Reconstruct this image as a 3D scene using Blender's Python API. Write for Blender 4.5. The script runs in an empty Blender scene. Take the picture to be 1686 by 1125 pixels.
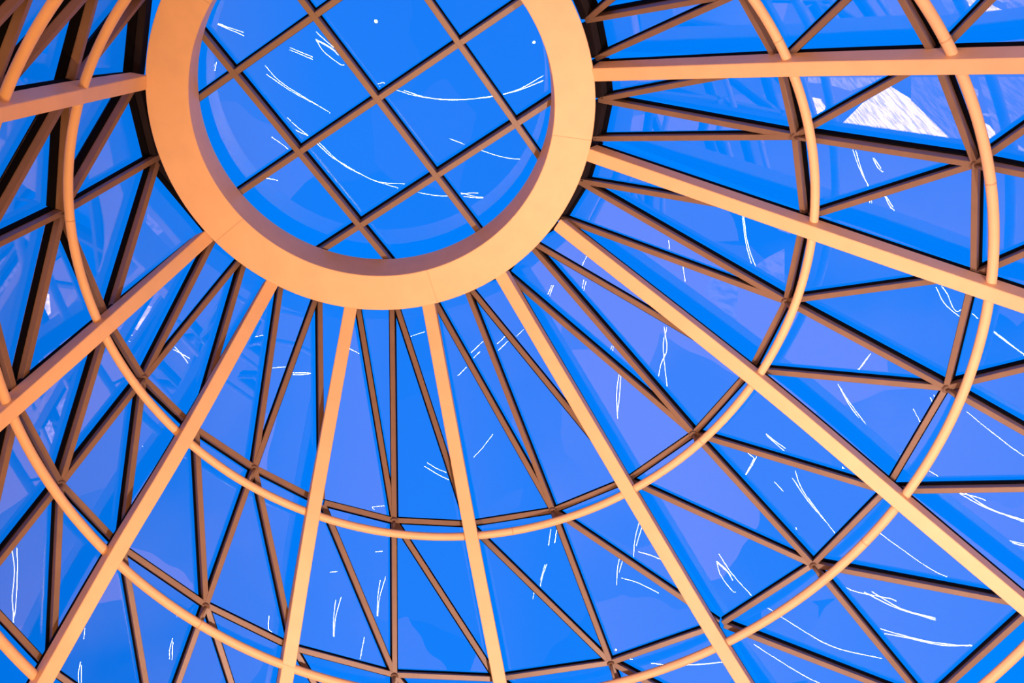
import bpy, bmesh, math, random
from mathutils import Vector, Matrix
random.seed(4)
C = bpy.context.scene.collection
scn = bpy.context.scene
F = 1800.0
# camera attitude: rows are the camera's right, down and forward axes
RR = Vector((0.9988754955, -0.0115582076, -0.0459799119))
RD = Vector((-0.0115582076, 0.8811990841, -0.4726040435))
RF = Vector((0.0459799119, 0.4726040435, 0.8800745796))
EYE = Vector((0, 0, 1.6))          # a visitor's eye height above the hall floor

def ray(px, py):
    return RR*((px-843)/F) + RD*((py-562.5)/F) + RF

def at(px, py, h):
    """point at height h above the eye, seen in the photograph at (px, py)"""
    v = ray(px, py)
    return EYE + v*(h/v.z)

def project(P):
    d = P-EYE
    z = d.dot(RF)
    return (843+F*d.dot(RR)/z, 562.5+F*d.dot(RD)/z)

# ------------------------------------------------------------------ materials
def new_mat(name):
    m = bpy.data.materials.new(name); m.use_nodes = True
    m.node_tree.nodes.clear()
    return m, m.node_tree.nodes, m.node_tree.links

def paint(name, col, rough=0.5, var=0.06, scale=6.0, metallic=0.0, bump=0.0, spec=0.5):
    m, N, L = new_mat(name)
    out = N.new('ShaderNodeOutputMaterial'); b = N.new('ShaderNodeBsdfPrincipled')
    b.inputs['Roughness'].default_value = rough; b.inputs['Metallic'].default_value = metallic
    b.inputs['Specular IOR Level'].default_value = spec
    tc = N.new('ShaderNodeTexCoord'); nz = N.new('ShaderNodeTexNoise')
    nz.inputs['Scale'].default_value = scale; nz.inputs['Detail'].default_value = 6
    L.new(tc.outputs['Object'], nz.inputs['Vector'])
    r = N.new('ShaderNodeValToRGB')
    r.color_ramp.elements[0].position = 0.3; r.color_ramp.elements[1].position = 0.7
    r.color_ramp.elements[0].color = (*[c*(1-var) for c in col], 1)
    r.color_ramp.elements[1].color = (*[min(1, c*(1+var)) for c in col], 1)
    L.new(nz.outputs['Fac'], r.inputs['Fac']); L.new(r.outputs['Color'], b.inputs['Base Color'])
    if bump:
        n2 = N.new('ShaderNodeTexNoise'); n2.inputs['Scale'].default_value = 160
        L.new(tc.outputs['Object'], n2.inputs['Vector'])
        bp = N.new('ShaderNodeBump'); bp.inputs['Strength'].default_value = bump; bp.inputs['Distance'].default_value = 0.002
        L.new(n2.outputs['Fac'], bp.inputs['Height']); L.new(bp.outputs['Normal'], b.inputs['Normal'])
    L.new(b.outputs['BSDF'], out.inputs['Surface'])
    return m

M_TAN = paint('cream_orange_steel_paint', (0.80, 0.55, 0.32), 0.5, 0.04, 5, bump=0.15)
M_SEAM = paint('weld_seam_paint', (0.62, 0.40, 0.24), 0.6, 0.05, 9)
M_BRONZE = paint('brown_bronze_bar_paint', (0.215, 0.14, 0.10), 0.42, 0.07, 8, bump=0.1)
M_GASKET = paint('black_rubber', (0.004, 0.004, 0.006), 0.9, 0.1, 20, spec=0.05)
M_BLACKBAND = paint('dark_bronze_paint', (0.018, 0.014, 0.018), 0.8, 0.1, 8, spec=0.1)

def glass():
    m, N, L = new_mat('reflective_clear_glass')
    out = N.new('ShaderNodeOutputMaterial'); mix = N.new('ShaderNodeMixShader')
    tr = N.new('ShaderNodeBsdfTransparent'); tr.inputs['Color'].default_value = (0.985, 0.99, 0.995, 1)
    gl = N.new('ShaderNodeBsdfGlossy'); gl.inputs['Roughness'].default_value = 0.0
    gl.inputs['Color'].default_value = (1, 1, 1, 1)
    lw = N.new('ShaderNodeLayerWeight'); lw.inputs['Blend'].default_value = 0.5
    pw = N.new('ShaderNodeMath'); pw.operation = 'POWER'; pw.inputs[1].default_value = 4.0
    ma = N.new('ShaderNodeMath'); ma.operation = 'MULTIPLY_ADD'; ma.use_clamp = True
    ma.inputs[1].default_value = 0.3; ma.inputs[2].default_value = 0.045
    L.new(lw.outputs['Facing'], pw.inputs[0]); L.new(pw.outputs[0], ma.inputs[0]); L.new(ma.outputs[0], mix.inputs['Fac'])
    L.new(tr.outputs['BSDF'], mix.inputs[1]); L.new(gl.outputs['BSDF'], mix.inputs[2])
    L.new(mix.outputs['Shader'], out.inputs['Surface'])
    return m
M_GLASS = glass()

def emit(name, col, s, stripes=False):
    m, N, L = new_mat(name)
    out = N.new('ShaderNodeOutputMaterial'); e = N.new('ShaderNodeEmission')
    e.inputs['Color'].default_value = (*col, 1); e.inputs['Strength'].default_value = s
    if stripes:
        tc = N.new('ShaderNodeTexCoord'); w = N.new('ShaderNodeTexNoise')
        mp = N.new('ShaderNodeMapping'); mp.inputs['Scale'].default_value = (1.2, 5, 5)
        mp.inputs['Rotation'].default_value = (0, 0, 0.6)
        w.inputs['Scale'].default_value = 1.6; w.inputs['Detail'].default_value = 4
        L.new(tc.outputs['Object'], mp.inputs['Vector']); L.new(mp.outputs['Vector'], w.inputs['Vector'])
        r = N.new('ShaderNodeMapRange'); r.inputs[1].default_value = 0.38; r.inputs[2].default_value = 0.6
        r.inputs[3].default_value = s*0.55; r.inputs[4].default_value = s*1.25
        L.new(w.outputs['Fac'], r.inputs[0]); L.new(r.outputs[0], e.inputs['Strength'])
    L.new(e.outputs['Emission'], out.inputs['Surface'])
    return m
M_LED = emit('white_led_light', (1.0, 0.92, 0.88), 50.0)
M_BRIGHT = emit('bright_panel_glow', (1.0, 0.70, 0.72), 12.0, True)  # glow of the added mirrored panels, as are the next two
M_SOFT = emit('soft_panel_glow', (1.0, 0.50, 0.42), 1.5, True)
M_DIM = emit('dim_panel_glow', (1.0, 0.60, 0.62), 3.2, True)

# ------------------------------------------------------------------ helpers
def link(name, bm, mat, parent=None, smooth=False):
    me = bpy.data.meshes.new(name); bmesh.ops.recalc_face_normals(bm, faces=bm.faces)
    bm.to_mesh(me); bm.free(); me.materials.append(mat)
    o = bpy.data.objects.new(name, me); C.objects.link(o)
    if smooth:
        for p in me.polygons: p.use_smooth = True
    if parent: o.parent = parent
    return o

def tag(o, label, cat, group=None):
    o['label'] = label; o['category'] = cat
    if group: o['group'] = group
    return o

def empty(name, loc=(0, 0, 0)):
    o = bpy.data.objects.new(name, None); C.objects.link(o); o.location = loc; o.empty_display_size = 0.1
    return o

def rect_section(w, y0, y1, ch=0.004):
    """cross-section (across, outward) with small chamfers"""
    h = w/2
    return [(-h+ch, y0), (h-ch, y0), (h, y0+ch), (h, y1-ch), (h-ch, y1), (-h+ch, y1), (-h, y1-ch), (-h, y0+ch)]

def sweep(bm, pts, normals, sec, closed=False):
    n = len(pts); rings = []
    for i in range(n):
        if closed: t = pts[(i+1) % n]-pts[i-1]
        else: t = pts[min(i+1, n-1)]-pts[max(i-1, 0)]
        t.normalize()
        s = t.cross(normals[i]).normalized(); u = s.cross(t).normalized()
        if u.dot(normals[i]) < 0: u = -u
        rings.append([bm.verts.new(pts[i]+s*a+u*b) for a, b in sec])
    m = len(sec)
    for i in range(n if closed else n-1):
        A = rings[i]; B = rings[(i+1) % n]
        for j in range(m):
            bm.faces.new((A[j], A[(j+1) % m], B[(j+1) % m], B[j]))
    if not closed:
        bm.faces.new(rings[0][::-1]); bm.faces.new(rings[-1])

def circle_sec(r, k=16):
    return [(r*math.cos(2*math.pi*j/k), r*math.sin(2*math.pi*j/k)) for j in range(k)]

# ------------------------------------------------------------------ measured dome
HR = 10.0                                   # ring soffit above the eye
RING_C = (-0.0792*HR, 0.2925*HR); RO = 0.2068*HR; RI = 0.1685*HR
RTOP = 0.42
def zc(h): return EYE.z+h

T = [  # hoop pipes: height above eye, centre, radius
    (8.60, (-0.01196*8.60, 0.42621*8.60), 0.36392*8.60),
    (7.70, (0.03517*7.70, 0.53438*7.70), 0.51554*7.70),
    (6.95, (0.08933*6.95, 0.65327*6.95), 0.69672*6.95)]
PIPE_R = [0.039, 0.042, 0.045]

RIB_PX = [  # ring, first, second and third hoop
    [(973, 124), (1302, 115), (1577, 111), (1850, 107)],
    [(966, 255), (1335, 384), (1634, 487), (1885, 572)],
    [(917, 370), (1243, 628), (1484, 832), (1710, 1022)],
    [(822, 450), (1040, 820), (1189, 1070), (1320, 1275)],
    [(704, 497), (775, 878), (826, 1140), (872, 1390)],
    [(578, 502), (516, 848), (472, 1120), (436, 1340)],
    [(450, 463), (311, 715), (193, 915), (70, 1133)],
    [(345, 388), (175, 542), (15, 684), (-125, 808)],
    [(243, 136), (135, 160), (8, 189), (-125, 219)]]
RIB_H = [10.02, 8.51, 7.60, 6.84]

LV = {  # glazing nodes at the bars' soffit, index -1..17 clockwise from above the level beam
 0: {-2: (935, -35), -1: (964, 35), 0: (977, 99), 1: (985, 165), 2: (972, 229), 3: (950, 298), 4: (914, 357), 5: (860, 390),
     6: (822, 443), 7: (760, 458), 8: (706, 480), 9: (645, 480), 10: (586, 485), 11: (527, 474), 12: (466, 452),
     13: (409, 413), 14: (362, 377), 15: (264, 258), 16: (233, 128), 17: (248, -14)},
 1: {-2: (1110, -85), -1: (1215, -9), 0: (1281, 109), 1: (1307, 226), 2: (1322, 361), 3: (1293, 497), 4: (1235, 610), 5: (1141, 715),
     6: (1032, 791), 7: (910, 841), 8: (771, 863), 9: (649, 857), 10: (531, 827), 11: (420, 770), 12: (324, 706),
     13: (238, 623), 14: (182, 531), 15: (106, 350), 16: (119, 150), 17: (169, -32)},
 2: {-1: (1452, -55), 0: (1538, 97), 1: (1605, 272), 2: (1602, 455), 3: (1557, 640), 4: (1457, 810), 5: (1338, 931),
     6: (1187, 1029), 7: (1005, 1092), 8: (818, 1119), 9: (650, 1112), 10: (484, 1068), 11: (340, 997), 12: (203, 903),
     13: (102, 797), 14: (32, 668), 15: (-33, 419), 16: (-19, 183), 17: (61, -25)},
 3: {-1: (1750, -120), 0: (1845, 104), 1: (1893, 331), 2: (1890, 560), 3: (1846, 804), 4: (1703, 1001), 5: (1527, 1161),
     6: (1328, 1266), 7: (1103, 1340), 8: (858, 1372), 9: (650, 1355), 10: (441, 1310), 11: (258, 1226), 12: (88, 1107),
     13: (-37, 973), 14: (-115, 815), 15: (-165, 490), 16: (-150, 200)}}
LH = {0: 10.22, 1: 8.78, 2: 7.88, 3: 7.12}
ND = {(l, i): at(p[0], p[1], LH[l]) for l in LV for i, p in LV[l].items()}
ctr = Vector((0.5, 3.6, EYE.z+3))

def tri_normal(a, b, c):
    n = (b-a).cross(c-a).normalized()
    if n.dot((a+b+c)/3-ctr) < 0: n = -n
    return n

TRIS = []
for l in (0, 1, 2):
    for i in range(-1, 18):
        if all(k in ND for k in ((l, i), (l+1, i), (l+1, i-1))):
            TRIS.append((l, i, 'in', [(l, i), (l+1, i), (l+1, i-1)]))
        if all(k in ND for k in ((l, i), (l, i-1), (l+1, i-1))):
            TRIS.append((l, i, 'out', [(l, i), (l, i-1), (l+1, i-1)]))
NN = {}
EDGE_N = {}
for l, i, s, ks in TRIS:
    n = tri_normal(*[ND[k] for k in ks])
    for k in ks: NN[k] = NN.get(k, Vector((0, 0, 0)))+n
    for a in range(3):
        e = frozenset((ks[a], ks[(a+1) % 3])); EDGE_N[e] = EDGE_N.get(e, Vector((0, 0, 0)))+n
for k in NN: NN[k].normalize()

# ------------------------------------------------------------------ wording
BEAM = ['level beam running right from the ring', 'beam sloping to the right edge', 'beam toward the lower right corner',
        'beam right of bottom centre', 'bottom centre beam', 'beam left of bottom centre', 'beam toward the lower left corner',
        'beam sloping to the left edge', 'upper left beam']
BS = ['level right beam', 'right edge beam', 'lower right corner beam', 'beam right of bottom centre', 'bottom centre beam',
      'beam left of bottom centre', 'lower left corner beam', 'left edge beam', 'upper left beam']
BAND = {0: 'inner band', 1: 'middle band', 2: 'outer band'}
HOOP = {0: 'ring side hoop', 1: 'first hoop', 2: 'second hoop', 3: 'outermost hoop'}

# ------------------------------------------------------------------ compression ring
def annulus(bm, c, ri, ro, z0, z1, n=160, ch=0.006):
    prof = [(ri, z0+ch), (ri+ch, z0), (ro-ch, z0), (ro, z0+ch), (ro, z1), (ri, z1)]
    R = []
    for k in range(n):
        a = 2*math.pi*k/n
        R.append([bm.verts.new((c[0]+r*math.cos(a), c[1]+r*math.sin(a), z)) for r, z in prof])
    for k in range(n):
        A, B = R[k], R[(k+1) % n]
        for j in range(len(prof)):
            bm.faces.new((A[j], A[(j+1) % 6], B[(j+1) % 6], B[j]))

bm = bmesh.new(); annulus(bm, RING_C, RI, RO, zc(HR), zc(HR)+RTOP)
ring = link('compression_ring', bm, M_TAN)
tag(ring, 'wide orange painted steel ring that all the beams meet at', 'ring')
for ang in (2.46, 1.30, 0.14, 3.75, 5.1):
    bm = bmesh.new()
    d = Vector((math.cos(ang), math.sin(ang), 0)); s = Vector((-d.y, d.x, 0)); cc = Vector((*RING_C, 0))
    vs = []
    for z in (zc(HR)-0.0015, zc(HR)+0.004):
        for a, b in ((RI, -1), (RO, -1), (RO, 1), (RI, 1)):
            vs.append(bm.verts.new(cc+d*a+s*(0.003*b)+Vector((0, 0, z))))
    for q in ((0, 1, 2, 3), (7, 6, 5, 4), (0, 4, 5, 1), (1, 5, 6, 2), (2, 6, 7, 3), (3, 7, 4, 0)):
        bm.faces.new([vs[j] for j in q])
    link('weld_seam', bm, M_SEAM, ring)

# dark upstand of the glazing around the ring (bars of hoop 0 sit on it)
# ------------------------------------------------------------------ beams
def catmull(P, n=10):
    out = []
    Q = [P[0]*2-P[1]]+P+[P[-1]*2-P[-2]]
    for i in range(1, len(Q)-2):
        for j in range(n):
            t = j/n
            out.append(0.5*((2*Q[i])+(Q[i+1]-Q[i-1])*t+(2*Q[i-1]-5*Q[i]+4*Q[i+1]-Q[i+2])*t*t+(3*Q[i]-Q[i-1]-3*Q[i+1]+Q[i+2])*t**3))
    out.append(P[-1]); return out

RW, RDp = 0.128, 0.165
RP = [[at(p[0], p[1], RIB_H[j]) for j, p in enumerate(r)] for r in RIB_PX]
for k, P in enumerate(RP):
    nr = []
    for j in range(4):
        i = 2*k
        nr.append(NN.get((j, i), Vector((0, 0, 1))))
    path = catmull(P, 10)
    norms = []
    for q in range(len(path)):
        s = q/10; a = int(min(s, 2.999)); f = s-a
        norms.append((nr[a]*(1-f)+nr[a+1]*f).normalized())
    path.append(path[-1]+(path[-1]-path[-2]).normalized()*0.7); norms.append(norms[-1])
    bm = bmesh.new(); sweep(bm, path, norms, rect_section(RW, 0, RDp, 0.006))
    o = link('dome_rib', bm, M_TAN)
    bm = bmesh.new(); sweep(bm, path, norms, rect_section(RW*0.86, RDp+0.001, RDp+0.075, 0.004))
    g = link('rubber_gasket', bm, M_GASKET, o); g['label'] = 'black rubber gasket'
    tag(o, 'orange box section '+BEAM[k], 'beam', 'radial beams of the dome')

# ------------------------------------------------------------------ hoop pipes
PL = ['thin round orange pipe hoop nearest the central ring', 'middle round orange pipe hoop, second out from the ring',
      'outermost round orange pipe hoop, seen only at the lower corners']
pipes = []
for q, (h, c, r) in enumerate(T):
    n = 240
    pts = [Vector((c[0]+r*math.cos(2*math.pi*k/n), c[1]+r*math.sin(2*math.pi*k/n), zc(h))) for k in range(n)]
    bm = bmesh.new(); sweep(bm, pts, [Vector((0, 0, 1))]*n, circle_sec(PIPE_R[q], 20), True)
    o = link('hoop_pipe', bm, M_TAN, smooth=True); tag(o, PL[q], 'pipe', 'round pipe hoops'); pipes.append(o)

def band_on(q, px, py):
    h, c, r = T[q]; P = at(px, py, h); a = math.atan2(P.y-c[1], P.x-c[0])
    pts = [Vector((c[0]+r*math.cos(a+d), c[1]+r*math.sin(a+d), zc(h))) for d in (-0.0016, 0, 0.0016)]
    bm = bmesh.new(); sweep(bm, pts, [Vector((0, 0, 1))]*3, circle_sec(PIPE_R[q]+0.0022, 20))
    link('weld_band', bm, M_SEAM, pipes[q], True)
for q, px, py in ((0, 113, 362), (0, 1281, 66), (0, 845, 878), (1, 325, 1031), (1, 1560, 62), (1, 1633, 300), (1, 1424, 893), (0, 1157, 728)):
    band_on(q, px, py)

# ------------------------------------------------------------------ glazing bars
BW, BD, GD = 0.050, 0.072, 0.082
def bar(a, b, n, label, group, w=BW, d=BD, cut0=0.02, cut1=0.02, lift=0.0, mat=None):
    t = (b-a).normalized()
    n = (n-t*n.dot(t)).normalized()
    a2 = a+t*cut0+n*lift; b2 = b-t*cut1+n*lift
    bm = bmesh.new(); sweep(bm, [a2, b2], [n, n], rect_section(w, 0, d, 0.003))
    o = link('glazing_bar', bm, mat or M_BRONZE); tag(o, label, 'bar', group)
    bm = bmesh.new(); sweep(bm, [a2, b2], [n, n], rect_section(w+0.024, d, d+GD*0.5, 0.002))
    sweep(bm, [a2, b2], [n, n], rect_section(w+0.004, d+GD*0.5, d+GD, 0.002))
    g = link('rubber_gasket', bm, M_GASKET, o); g['label'] = 'black rubber gasket'
    return o

def near_beam(i):
    """nearest beam and which side of it a half-bay starting at i lies (i..i+1)"""
    if i % 2 == 0:
        k = i//2; side = 'clockwise'
    else:
        k = (i+1)//2; side = 'anticlockwise'
    if k > 8: return 8, 'second half-bay clockwise'
    if k < 0: return 0, 'second half-bay anticlockwise'
    return k, side

for l in range(4):
    for i in range(-2, 17):
        if (l, i) in ND and (l, i+1) in ND:
            e = frozenset(((l, i), (l, i+1)))
            if e not in EDGE_N: continue
            
            if l == 0: n = (EDGE_N[e].normalized())
            else: n = EDGE_N[e].normalized()
            k, s = near_beam(i)
            if s.startswith('second'):
                lab = 'brown bar of the %s, two steps %s of the %s' % (HOOP[l], s.split()[-1], BS[k])
            else:
                lab = 'brown bar of the %s, directly %s of the %s' % (HOOP[l], s, BS[k])
            bar(ND[(l, i)], ND[(l, i+1)], n, lab.replace('brown', 'dark') if l == 0 else lab, 'hoop glazing bars', mat=M_BLACKBAND if l == 0 else None, w=0.13 if l == 0 else BW)

def outside(a, b, m=25):
    """True when no part of the member can be seen in the photograph"""
    for j in range(41):
        x, y = project(a+(b-a)*(j/40))
        if -m < x < 1686+m and -m < y < 1125+m: return False
    return True

for l in range(3):
    for i in range(-2, 18):
        if (l, i) in ND and (l+1, i) in ND and frozenset(((l, i), (l+1, i))) in EDGE_N:
            a, b = ND[(l, i)], ND[(l+1, i)]
            if not outside(a, b) and not (i % 2 == 0 and 0 <= i <= 16):
                n = EDGE_N[frozenset(((l, i), (l+1, i)))].normalized()
                if i % 2 == 0 and 0 <= i <= 16:
                    lab = 'brown radial glazing bar lying above the %s, %s' % (BS[i//2], BAND[l])
                    hid = True
                else:
                    k, s = (0, 'anticlockwise') if i < 0 else ((i-1)//2, 'clockwise')
                    lab = 'brown radial glazing bar, mid-bay %s of the %s, %s' % (s, BS[k], BAND[l])
                bar(a, b, n, lab, 'radial glazing bars', cut0=0.0, cut1=0.0, lift=-0.002)
        if (l, i) in ND and (l+1, i-1) in ND and frozenset(((l, i), (l+1, i-1))) in EDGE_N:
            a, b = ND[(l, i)], ND[(l+1, i-1)]
            if not outside(a, b):
                n = EDGE_N[frozenset(((l, i), (l+1, i-1)))].normalized()
                if i % 2 == 0:
                    lab = 'slanting brown bar, inner end behind the %s, %s' % (BS[i//2], BAND[l])
                elif i > 0:
                    lab = 'slanting brown bar, outer end behind the %s, %s' % (BS[(i-1)//2], BAND[l])
                else:
                    lab = 'slanting brown bar, mid-bay above the level right beam, running off the top, %s' % BAND[l]
                bar(a, b, n, lab, 'slanting glazing bars', cut0=0.03, cut1=0.03, lift=0.001)

# struts between mid-bay nodes and the pipes
for l, q in ((1, 0), (2, 1)):
    for i in range(-1, 18, 2):
        if (l, i) not in ND: continue
        P = ND[(l, i)]; h, c, r = T[q]
        x, y = project(P)
        if not (-10 < x < 1700 and -10 < y < 1140): continue
        d = Vector((P.x-c[0], P.y-c[1], 0)).normalized()
        Q = Vector((c[0], c[1], zc(h)))+d*r
        dd = (P-Q); L_ = dd.length; dd.normalize()
        a = Q+dd*(PIPE_R[q]*0.97); b = P-dd*0.004
        o = empty('support_bracket', a)
        k = max(0, min(8, (i-1)//2)); s = 'anticlockwise' if i < 0 else 'clockwise'
        tag(o, 'small brown bracket on the %s pipe, mid-bay %s of the %s' % (['inner', 'middle'][q], s, BS[k]), 'bracket', 'brackets between pipes and bars')
        side = dd.cross(Vector((0, 0, 1)))
        side = side.normalized() if side.length > .01 else Vector((1, 0, 0))
        bm = bmesh.new(); sweep(bm, [a-a, b-a], [side]*2, circle_sec(0.014, 12)); link('stem', bm, M_BRONZE, o, True)
        bm = bmesh.new(); sweep(bm, [b-a-dd*0.012, b-a-dd*0.002], [side]*2, circle_sec(0.036, 14)); link('plate', bm, M_BRONZE, o)

# ------------------------------------------------------------------ panes
def prism(poly, n, t0, t1):
    bm = bmesh.new()
    A = [bm.verts.new(p+n*t0) for p in poly]; B = [bm.verts.new(p+n*t1) for p in poly]
    bm.faces.new(A); bm.faces.new(B[::-1])
    for j in range(len(poly)):
        k = (j+1) % len(poly); bm.faces.new((A[j], B[j], B[k], A[k]))
    return bm

def inset(tri, ds):
    """move edge j (vertex j to j+1) inward by ds[j]"""
    n = (tri[1]-tri[0]).cross(tri[2]-tri[0]).normalized()
    out = []
    for j in range(3):
        e0 = (tri[j]-tri[j-1]).normalized(); e1 = (tri[(j+1) % 3]-tri[j]).normalized()
        sn = e0.cross(e1).dot(n)
        # p = v + a*e0 + b*e1 with distances to both edges
        out.append(tri[j]-e0*(ds[j]/sn)+e1*(ds[j-1]/sn))
    return out

PANES = []
def pt_in(poly, x, y):
    c = False
    for j in range(len(poly)):
        x0, y0 = poly[j-1]; x1, y1 = poly[j]
        if (y0 > y) != (y1 > y) and x < (x1-x0)*(y-y0)/(y1-y0)+x0: c = not c
    return c

ORD = {-1: 'second half-bay anticlockwise'}
for l, i, s, ks in TRIS:
    tri = [ND[k] for k in ks]; n = tri_normal(*tri)
    ds = []
    for a_ in range(3):
        (la, ia_), (lb_, ib_) = ks[a_], ks[(a_+1) % 3]
        ds.append(0.003 if (ia_ == ib_ and ia_ % 2 == 0) else 0.0275)
    tri2 = inset(tri, ds)
    q0 = BD+GD-0.02
    bm = prism(tri2, n, q0, q0+0.006)
    if all(outside(tri[a], tri[a-1], 5) for a in range(3)):
        bm.free(); continue
    o = link('glass_pane', bm, M_GLASS)
    k, sd = near_beam(i-1)
    pnt = 'narrow end toward the ring' if s == 'in' else 'narrow end away from the ring'
    if l == 0 and s == 'out': pnt = 'short edge at the ring'
    if l == 0 and s == 'in': pnt = 'point at the ring'
    sdw = ('two steps '+sd.split()[-1]) if sd.startswith('second') else 'directly '+sd
    tag(o, 'blue glass triangle, %s, %s of the %s, %s' % (BAND[l], sdw, BS[k], 'pointing inward' if s == 'in' else 'pointing outward'), 'window pane', 'triangular panes of the dome')
    img = [project(p+n*q0) for p in tri]
    PANES.append((img, tri[0]+n*q0, n))

# ------------------------------------------------------------------ oculus grid
OZ = 10.45
L0 = Vector((-2.13162, 2.69392)); LA = Vector((0.79400, -0.53193)); LB = Vector((0.55097, 0.78271))
OC = Vector((-0.0774*OZ, 0.2771*OZ)); OR = 0.1640*OZ+0.12
up = Vector((0, 0, 1))
def chord(o, d):
    """where the line o + t d leaves the oculus"""
    w = o-OC; a = d.dot(d); b = 2*w.dot(d); c = w.dot(w)-OR*OR
    q = b*b-4*a*c
    if q <= 0: return None
    q = math.sqrt(q); return (-b-q)/(2*a), (-b+q)/(2*a)
OW, OD = 0.056, 0.10
fall = [(-1, 'leftmost'), (0, 'first'), (1, 'second'), (2, 'third'), (3, 'last')]
cntA = []
for j in range(-3, 6):
    ch = chord(L0+LA*j, LB)
    if ch: cntA.append((j, ch))
cntB = []
for j in range(-3, 6):
    ch = chord(L0+LB*j, LA)
    if ch: cntB.append((j, ch))
WORDS = ['first', 'second', 'third', 'fourth', 'fifth']
for q, (j, ch) in enumerate(cntA):
    o2 = L0+LA*j
    a = Vector((*(o2+LB*ch[0]), zc(OZ))); b = Vector((*(o2+LB*ch[1]), zc(OZ)))
    bar(a, b, up, '%s from the left of the brown bars falling rightward inside the ring' % WORDS[q], 'grid bars inside the ring', OW, OD, 0, 0, -0.002)
for q, (j, ch) in enumerate(cntB):
    o2 = L0+LB*j
    a = Vector((*(o2+LA*ch[0]), zc(OZ))); b = Vector((*(o2+LA*ch[1]), zc(OZ)))
    bar(a, b, up, '%s from the top of the brown bars rising rightward inside the ring' % WORDS[q], 'grid bars inside the ring', OW, OD, 0, 0, 0.0)

def clip(poly, p, nrm):
    out = []
    for j in range(len(poly)):
        a, b = poly[j-1], poly[j]
        da, db = (a-p).dot(nrm), (b-p).dot(nrm)
        if da >= 0: out.append(a)
        if (da >= 0) != (db >= 0): out.append(a+(b-a)*(da/(da-db)))
    return out
circ0 = [OC+Vector((math.cos(2*math.pi*k/96), math.sin(2*math.pi*k/96)))*OR for k in range(96)]
na = Vector((-LB.y, LB.x)).normalized(); na = na if na.dot(LA) > 0 else -na
nb = Vector((-LA.y, LA.x)).normalized(); nb = nb if nb.dot(LB) > 0 else -nb
q0 = OD+GD-0.02
cell_no = 0
for ia in range(-3, 5):
    for ib in range(-3, 5):
        p = circ0
        o2 = L0+LA*ia+LB*ib
        p = clip(p, o2+na*0.031, na)
        if len(p) > 2: p = clip(p, o2+LA-na*0.031, -na)
        if len(p) > 2: p = clip(p, o2+nb*0.031, nb)
        if len(p) > 2: p = clip(p, o2+LB-nb*0.031, -nb)
        if len(p) < 3: continue
        ar = abs(sum(p[k-1].x*p[k].y-p[k].x*p[k-1].y for k in range(len(p))))/2
        if ar < 0.004: continue
        poly = [Vector((v.x, v.y, zc(OZ))) for v in p]
        if all(outside(poly[k], poly[k-1], 5) for k in range(len(poly))): continue
        bm = prism(poly, up, q0, q0+0.006)
        o = link('glass_pane', bm, M_GLASS)
        A_ = [j for j, c_ in cntA]; B_ = [j for j, c_ in cntB]
        def seg(v, arr, w):
            # position between numbered bars
            lo = [arr.index(v)] if v in arr else []
            if not lo: return 'before first %s bar' % w
            q = lo[0]
            if q == len(arr)-1: return 'past last %s bar' % w
            return 'between %s and %s %s bars' % (WORDS[q], WORDS[q+1], w)
        kind = 'square' if ar > 0.8 else 'curved'
        tag(o, '%s blue pane, %s, %s' % (kind, seg(ia, A_, 'falling'), seg(ib, B_, 'rising')), 'window pane', 'panes inside the ring')
        PANES.append(([project(v+up*q0) for v in poly], poly[0]+up*q0, up))

# ------------------------------------------------------------------ light strips and added glowing panels, mirrored by the glass
def mirror_point(px, py, P0, n, zl):
    d = ray(px, py)
    t = (P0-EYE).dot(n)/d.dot(n)
    H = EYE+d*t
    r = d-n*(2*d.dot(n))
    r.normalize()
    if r.z > -0.2:
        if r.x < 0.3: return None
        s = (19+zl-H.x)/r.x
        return H+r*s, (H-EYE).length+s, Vector((1, 0, 0))
    s = (zl-H.z)/r.z
    return H+r*s, (H-EYE).length+s, up

def find_pane(x, y):
    for img, P0, n in PANES:
        if pt_in(img, x, y): return P0, n
    return None

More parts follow.
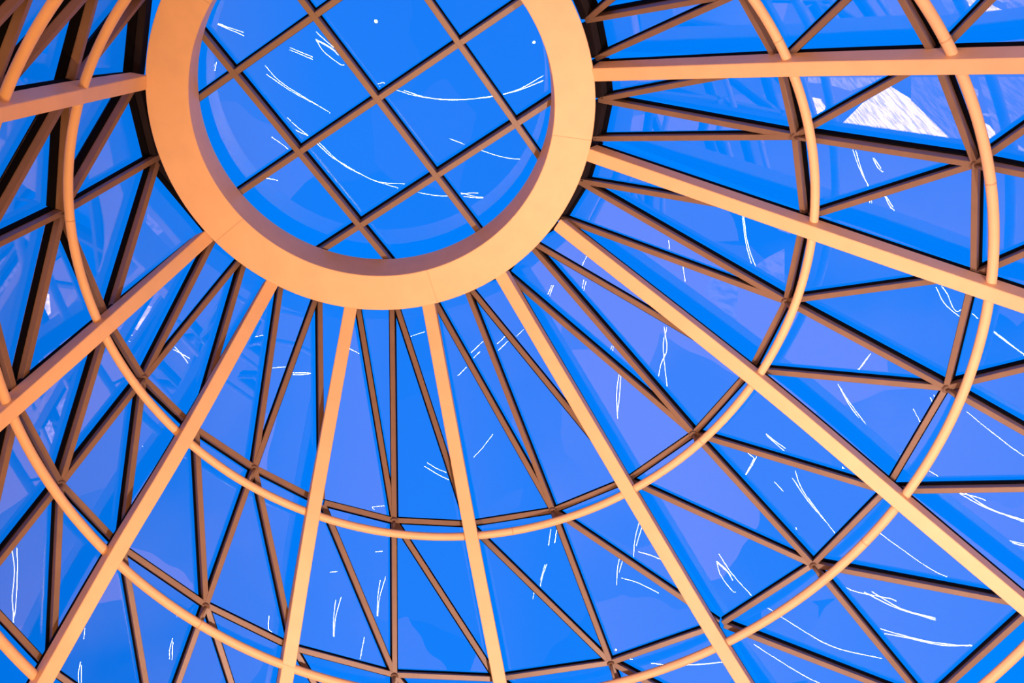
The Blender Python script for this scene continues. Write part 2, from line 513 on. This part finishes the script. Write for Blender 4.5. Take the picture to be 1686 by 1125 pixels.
STREAKS = [
 [(354,36),(370,43),(402,54)],[(354,38),(372,46),(402,59)],[(478,79),(515,94)],[(477,82),(515,98)],
 [(520,65),(533,85),(560,106),(567,107)],[(520,65),(540,75),(552,84)],[(521,67),(545,80),(557,91)],
 [(612,135),(618,139),(630,136),(634,138)],
 [(613,140),(632,144),(658,150),(680,157),(720,163),(760,164),(800,160),(850,149),(894,125)],
 [(665,149),(700,160),(740,165),(790,162),(822,157),(857,148),(894,133)],
 [(473,194),(490,210),(510,225),(524,234),(560,268),(590,285),(625,300),(670,303)],
 [(469,200),(490,216),(510,226),(545,258),(562,268),(610,295),(660,311)],[(447,226),(462,236),(480,250)],
 [(695,311),(712,314),(735,321),(748,318),(770,317),(794,315)],[(689,317),(710,321),(733,323),(775,318),(787,318)],
 [(1404,247),(1416,280),(1434,314)],[(1409,248),(1420,285),(1434,314)],[(1457,324),(1465,340),(1473,347)],[(1459,324),(1470,341)],
 [(1222,355),(1228,400),(1240,445)],[(1224,355),(1232,405),(1249,452)],[(1101,396),(1102,410)],[(1124,437),(1128,463)],
 [(966,422),(957,440)],[(961,461),(957,484)],[(965,463),(959,484)],[(908,470),(899,493)],[(911,470),(902,494)],
 [(1007,570),(1003,586)],[(1010,571),(1006,587)],[(1019,617),(1015,650),(1017,690)],[(1022,618),(1020,650),(1016,685)],
 [(1093,538),(1098,575),(1088,600),(1083,627)],[(1098,540),(1092,565),(1094,600),(1099,643)],
 [(700,546),(676,554)],[(797,561),(771,585)],[(862,543),(850,554)],[(838,560),(818,580)],[(768,605),(754,619)],
 [(575,574),(595,584)],[(441,550),(415,556)],[(442,551),(415,560)],[(288,571),(300,585),(316,607)],[(285,575),(300,583),(323,597)],
 [(449,606),(473,604)],[(482,614),(500,614),(519,615)],[(482,617),(500,617),(519,614)],
 [(637,833),(614,835),(616,839)],[(703,762),(720,772),(740,780)],[(699,768),(720,781),(747,794)],
 [(812,715),(795,737),(780,753)],[(618,909),(630,908)],[(907,872),(903,898)],[(917,872),(913,895)],
 [(900,930),(893,950),(888,975)],[(897,930),(890,955)],[(626,955),(622,985),(621,1015)],[(635,950),(625,985),(622,1015)],
 [(600,1050),(593,1085)],[(439,928),(441,936)],[(443,1015),(442,1035),(449,1042)],
 [(20,907),(24,940),(20,985)],[(28,903),(29,940),(26,1000),(22,1020)],[(20,985),(22,1010),(22,1025)],
 [(153,854),(159,877)],[(140,1035),(138,1053)],[(133,1090),(129,1110),(130,1125)],[(134,1095),(134,1125)],
 [(1541,473),(1555,500),(1580,522)],[(1550,471),(1560,485),(1568,505),(1575,513),(1583,510)],
 [(1597,513),(1610,525)],[(1627,539),(1655,560),(1686,585)],[(1628,541),(1660,566),(1686,583)],
 [(1434,582),(1417,605),(1401,616)],[(1431,585),(1420,600),(1411,615)],
 [(1380,633),(1400,670),(1430,705),(1485,751)],[(1383,638),(1400,665),(1440,715),(1485,751)],[(1341,494),(1351,507)],
 [(1309,775),(1320,805),(1345,840),(1376,880)],[(1305,788),(1330,825),(1360,860)],[(1275,794),(1290,810)],
 [(1184,913),(1205,945),(1238,982)],[(1246,752),(1236,770),(1224,788)],[(1242,755),(1225,786)],[(1226,742),(1242,755)],
 [(1570,807),(1620,835),(1686,860)],[(1582,807),(1630,838),(1686,857)],
 [(1434,1031),(1480,1045),(1530,1057),(1590,1064),(1616,1062)],[(1446,1042),(1490,1050),(1550,1063),(1600,1063)],
 [(1262,1000),(1300,1025),(1370,1065),(1452,1085)],[(1052,862),(1045,890),(1043,920)],[(1057,868),(1047,900)],
 [(1023,952),(1050,960),(1085,977)],[(235,735),(238,749)],
 [(230,391),(236,406),(240,412)],[(237,408),(248,393),(255,395),(245,406)],[(250,404),(256,396)],[(213,562),(224,570),(230,573)],
 [(217,552),(224,558),(230,564)],[(224,548),(240,543),(252,544)],[(224,545),(238,541)],[(195,532),(203,541)],[(203,534),(210,544)],[(240,470),(228,478),(200,495)]]

skipped = 0
for si, st in enumerate(STREAKS):
    mid = st[len(st)//2] if len(st) > 2 else ((st[0][0]+st[1][0])/2, (st[0][1]+st[1][1])/2)
    f = find_pane(*mid)
    if not f: skipped += 1; continue
    zl = 0.35+0.012*(si % 7)
    W = [mirror_point(x, y, f[0], f[1], zl) for x, y in st]
    if any(w is None or w[1] > 70 for w in W) or len(set(tuple(w[2]) for w in W)) > 1: skipped += 1; continue
    P = [w[0] for w in W]; dist = sum(w[1] for w in W)/len(W)
    if len(P) > 2: P = catmull(P, 5)
    bm = bmesh.new(); sweep(bm, P, [W[0][2]]*len(P), circle_sec(0.00015*dist, 8))
    o = link('light_strip', bm, M_LED, smooth=True)
    tag(o, 'thin white light strip hung in the hall below, mirrored in the glass', 'lamp', 'light strips mirrored in the glass')
print('streaks skipped', skipped)

PATCH = [  # outlines of glowing panels added out of view, shaped for their reflections
 (1, [(1383,207),(1420,170),(1465,143),(1500,165),(1582,245),(1480,232),(1400,215)]),
 (1, [(1318,158),(1350,163),(1358,176),(1354,190),(1336,196),(1325,190)]),
 (0, [(1218,128),(1275,128),(1285,168),(1220,146)]),
 (0, [(1330,128),(1460,128),(1400,150),(1360,138),(1330,136)]),
 (1, [(1442,0),(1488,0),(1496,18),(1472,16)]),
 (1, [(1590,0),(1628,0),(1602,14)]),
 (0, [(1640,0),(1690,0),(1690,5),(1650,4)]),
 (1, [(204,520),(222,500),(250,505),(268,520),(266,540),(236,548),(206,535)]),
 (1, [(218,430),(233,392),(242,404),(250,412)]),
 (1, [(236,545),(255,552),(262,560),(244,556)]),
 (1, [(250,528),(268,512),(271,522),(258,538)]),
 (1, [(73,480),(81,485),(84,515),(76,524),(69,512)]),
 (0, [(60,690),(110,655),(135,640),(118,730),(104,780),(80,740)]),
 (1, [(1592,190),(1628,208),(1642,226),(1640,243),(1612,250)]),
 (0, [(1664,232),(1690,250),(1690,262),(1666,258)]),
 (1, [(100,622),(135,600),(140,618),(120,635)]),
 (2, [(1500,128),(1560,128),(1606,255),(1585,250),(1500,165)]),
 (2, [(1610,128),(1690,128),(1690,200),(1640,225)]),
 (2, [(1130,132),(1290,132),(1303,200),(1250,195),(1130,160)]),
 (2, [(1200,-5),(1380,-5),(1330,28),(1260,26)]),
 (2, [(1385,-5),(1480,-5),(1490,18),(1400,20)]),
 (2, [(1545,-5),(1592,-5),(1565,25)]),
 (2, [(0,412),(60,400),(72,440),(40,560),(0,590)]),
 (2, [(30,210),(90,190),(92,250),(70,300),(40,290)]),
 (2, [(245,330),(262,345),(280,372),(238,405)]),
 (2, [(250,470),(300,442),(275,530),(245,600),(215,560)]),
 (2, [(125,395),(165,480),(172,500),(140,470)]),
 (2, [(1215,470),(1240,440),(1262,425),(1290,410),(1290,470),(1240,480)]),
 (2, [(1180,440),(1215,455),(1210,530),(1160,480)]),
]
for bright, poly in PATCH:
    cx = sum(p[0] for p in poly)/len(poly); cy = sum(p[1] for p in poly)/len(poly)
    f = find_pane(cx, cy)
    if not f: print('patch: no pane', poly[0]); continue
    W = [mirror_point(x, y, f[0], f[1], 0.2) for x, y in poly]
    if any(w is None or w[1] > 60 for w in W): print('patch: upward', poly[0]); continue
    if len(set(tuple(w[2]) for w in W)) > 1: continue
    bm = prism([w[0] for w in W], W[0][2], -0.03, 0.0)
    o = link('mirrored_glow_panel', bm, (M_DIM, M_BRIGHT, M_SOFT)[bright])
    tag(o, 'added glowing panel out of view, mirrored in the glass as a pale patch', 'panel', 'added glowing panels mirrored in the glass')

# ------------------------------------------------------------------ dusk sky above, dim hall surroundings below
w = bpy.data.worlds.new('dusk'); scn.world = w; w.use_nodes = True
N, L = w.node_tree.nodes, w.node_tree.links; N.clear()
out = N.new('ShaderNodeOutputWorld'); bg = N.new('ShaderNodeBackground')
tc = N.new('ShaderNodeTexCoord'); sep = N.new('ShaderNodeSeparateXYZ')
L.new(tc.outputs['Generated'], sep.inputs[0])
# sky
nz = N.new('ShaderNodeTexNoise'); nz.inputs['Scale'].default_value = 1.3; nz.inputs['Detail'].default_value = 2
L.new(tc.outputs['Generated'], nz.inputs['Vector'])
sky = N.new('ShaderNodeValToRGB')
sky.color_ramp.elements[0].position = 0.3; sky.color_ramp.elements[0].color = (0.0, 0.215, 1.02, 1)
sky.color_ramp.elements[1].position = 0.7; sky.color_ramp.elements[1].color = (0.0, 0.26, 1.12, 1)
L.new(nz.outputs['Fac'], sky.inputs['Fac'])
# hall: dark with warm pools of light
mp = N.new('ShaderNodeMapping'); mp.inputs['Scale'].default_value = (1, 1, 0.6)
L.new(tc.outputs['Generated'], mp.inputs['Vector'])
vo = N.new('ShaderNodeTexVoronoi'); vo.inputs['Scale'].default_value = 5.5
n3 = N.new('ShaderNodeTexNoise'); n3.inputs['Scale'].default_value = 3.0; n3.inputs['Detail'].default_value = 4
L.new(mp.outputs['Vector'], n3.inputs['Vector'])
mx = N.new('ShaderNodeMix'); mx.data_type = 'VECTOR'; mx.inputs[0].default_value = 0.16
L.new(mp.outputs['Vector'], mx.inputs[4]); L.new(n3.outputs['Color'], mx.inputs[5]); L.new(mx.outputs[1], vo.inputs['Vector'])
sx = N.new('ShaderNodeSeparateColor'); L.new(vo.outputs['Color'], sx.inputs[0])
r1 = N.new('ShaderNodeMapRange'); r1.inputs[1].default_value = 0.40; r1.inputs[2].default_value = 0.75
L.new(sx.outputs[0], r1.inputs[0])
n4 = N.new('ShaderNodeTexNoise'); n4.inputs['Scale'].default_value = 1.7; n4.inputs['Detail'].default_value = 3
L.new(mp.outputs['Vector'], n4.inputs['Vector'])
r2 = N.new('ShaderNodeMapRange'); r2.inputs[1].default_value = 0.40; r2.inputs[2].default_value = 0.62
L.new(n4.outputs['Fac'], r2.inputs[0])
mu = N.new('ShaderNodeMath'); mu.operation = 'MULTIPLY'; L.new(r1.outputs[0], mu.inputs[0]); L.new(r2.outputs[0], mu.inputs[1])
# the lit sides of the hall lie left and right of the viewer
ab = N.new('ShaderNodeMath'); ab.operation = 'ABSOLUTE'; L.new(sep.outputs[0], ab.inputs[0])
bi = N.new('ShaderNodeMapRange'); bi.inputs[1].default_value = 0.12; bi.inputs[2].default_value = 0.5
bi.inputs[3].default_value = 0.08; bi.inputs[4].default_value = 1.0
L.new(ab.outputs[0], bi.inputs[0])
n5 = N.new('ShaderNodeTexNoise'); n5.inputs['Scale'].default_value = 4.0; n5.inputs['Detail'].default_value = 5
L.new(mp.outputs['Vector'], n5.inputs['Vector'])
r5 = N.new('ShaderNodeMapRange'); r5.inputs[1].default_value = 0.36; r5.inputs[2].default_value = 0.68
L.new(n5.outputs['Fac'], r5.inputs[0])
half = N.new('ShaderNodeMath'); half.operation = 'MULTIPLY'; half.inputs[1].default_value = 0.75; L.new(r5.outputs[0], half.inputs[0])
mxx = N.new('ShaderNodeMath'); mxx.operation = 'MAXIMUM'; L.new(half.outputs[0], mxx.inputs[0]); L.new(r1.outputs[0], mxx.inputs[1])
mz = N.new('ShaderNodeMath'); mz.operation = 'MULTIPLY'; L.new(mxx.outputs[0], mz.inputs[0]); L.new(bi.outputs[0], mz.inputs[1])
# small patches everywhere
v2 = N.new('ShaderNodeTexVoronoi'); v2.inputs['Scale'].default_value = 14; L.new(mx.outputs[1], v2.inputs['Vector'])
s2 = N.new('ShaderNodeSeparateColor'); L.new(v2.outputs['Color'], s2.inputs[0])
r6 = N.new('ShaderNodeMapRange'); r6.inputs[1].default_value = 0.84; r6.inputs[2].default_value = 1.0; r6.inputs[4].default_value = 0.5
L.new(s2.outputs[0], r6.inputs[0])
allf = N.new('ShaderNodeMath'); allf.operation = 'MAXIMUM'; L.new(mz.outputs[0], allf.inputs[0]); L.new(r6.outputs[0], allf.inputs[1])
hall = N.new('ShaderNodeMix'); hall.data_type = 'RGBA'
hall.inputs[6].default_value = (0.05, 0.025, 0.02, 1); hall.inputs[7].default_value = (1.6, 0.64, 0.32, 1)
L.new(allf.outputs[0], hall.inputs[0])
hz = N.new('ShaderNodeMapRange'); hz.inputs[1].default_value = -0.06; hz.inputs[2].default_value = 0.1
gx = N.new('ShaderNodeMapRange'); gx.inputs[1].default_value = 0.35; gx.inputs[2].default_value = 0.6
gx.inputs[3].default_value = 0.0; gx.inputs[4].default_value = 0.22
L.new(sep.outputs[0], gx.inputs[0])
sb = N.new('ShaderNodeMath'); sb.operation = 'SUBTRACT'; L.new(sep.outputs[2], sb.inputs[0]); L.new(gx.outputs[0], sb.inputs[1])
L.new(sb.outputs[0], hz.inputs[0])
fin = N.new('ShaderNodeMix'); fin.data_type = 'RGBA'
dk = N.new('ShaderNodeMapRange'); dk.inputs[1].default_value = -0.48; dk.inputs[2].default_value = -0.12
dk.inputs[3].default_value = 0.66; dk.inputs[4].default_value = 1.0
L.new(sep.outputs[0], dk.inputs[0])
sk = N.new('ShaderNodeVectorMath'); sk.operation = 'SCALE'
L.new(sky.outputs['Color'], sk.inputs[0]); L.new(dk.outputs[0], sk.inputs['Scale'])
L.new(hz.outputs[0], fin.inputs[0]); L.new(hall.outputs[2], fin.inputs[6]); L.new(sk.outputs[0], fin.inputs[7])
L.new(fin.outputs[2], bg.inputs['Color']); bg.inputs['Strength'].default_value = 1.0
L.new(bg.outputs[0], out.inputs['Surface'])

def lamp(name, loc, power, col, r, target=None, spot=None, label=''):
    ld = bpy.data.lights.new(name, 'SPOT' if spot else 'POINT'); ld.energy = power; ld.color = col; ld.shadow_soft_size = r
    if spot: ld.spot_size = spot; ld.spot_blend = 0.8
    o = bpy.data.objects.new(name, ld); C.objects.link(o); o.location = loc
    if target is not None: o.rotation_euler = (Vector(target)-Vector(loc)).to_track_quat('-Z', 'Y').to_euler()
    tag(o, label, 'lamp', 'uplights in the hall')
    return o
lamp('uplight', (1.5, 5.0, 1.0), 3350, (1.0, 0.66, 0.53), 0.015, (1.6, 7.9, 10), 1.6, 'warm peach uplight standing under the lower part of the dome')
lamp('uplight', (-1.6, 4.6, 1.0), 1350, (1.0, 0.42, 0.05), 0.015, (-2.6, 2.2, 10), 1.7, 'orange uplight standing under the left part of the dome')
lamp('uplight', (3.6, 1.2, 1.0), 1900, (1.0, 0.68, 0.60), 0.015, (5.0, 1.8, 10), 1.4, 'pinkish uplight standing under the upper right part of the dome')

# ------------------------------------------------------------------ camera
cd = bpy.data.cameras.new('camera'); cam = bpy.data.objects.new('camera', cd); C.objects.link(cam)
cd.sensor_width = 36; cd.sensor_fit = 'HORIZONTAL'; cd.lens = 36*F/1686
m = Matrix((RR, -RD, -RF)).transposed().to_4x4(); m.translation = EYE
cam.matrix_world = m; scn.camera = cam
scn.view_settings.view_transform = 'Standard'; scn.view_settings.look = 'None'
scn.view_settings.exposure = 0; scn.view_settings.gamma = 1; scn.view_settings.use_curve_mapping = False
scn.cycles.sample_clamp_indirect = 0
scn.cycles.sample_clamp_direct = 0
scn.cycles.caustics_reflective = False
scn.cycles.use_denoising = True
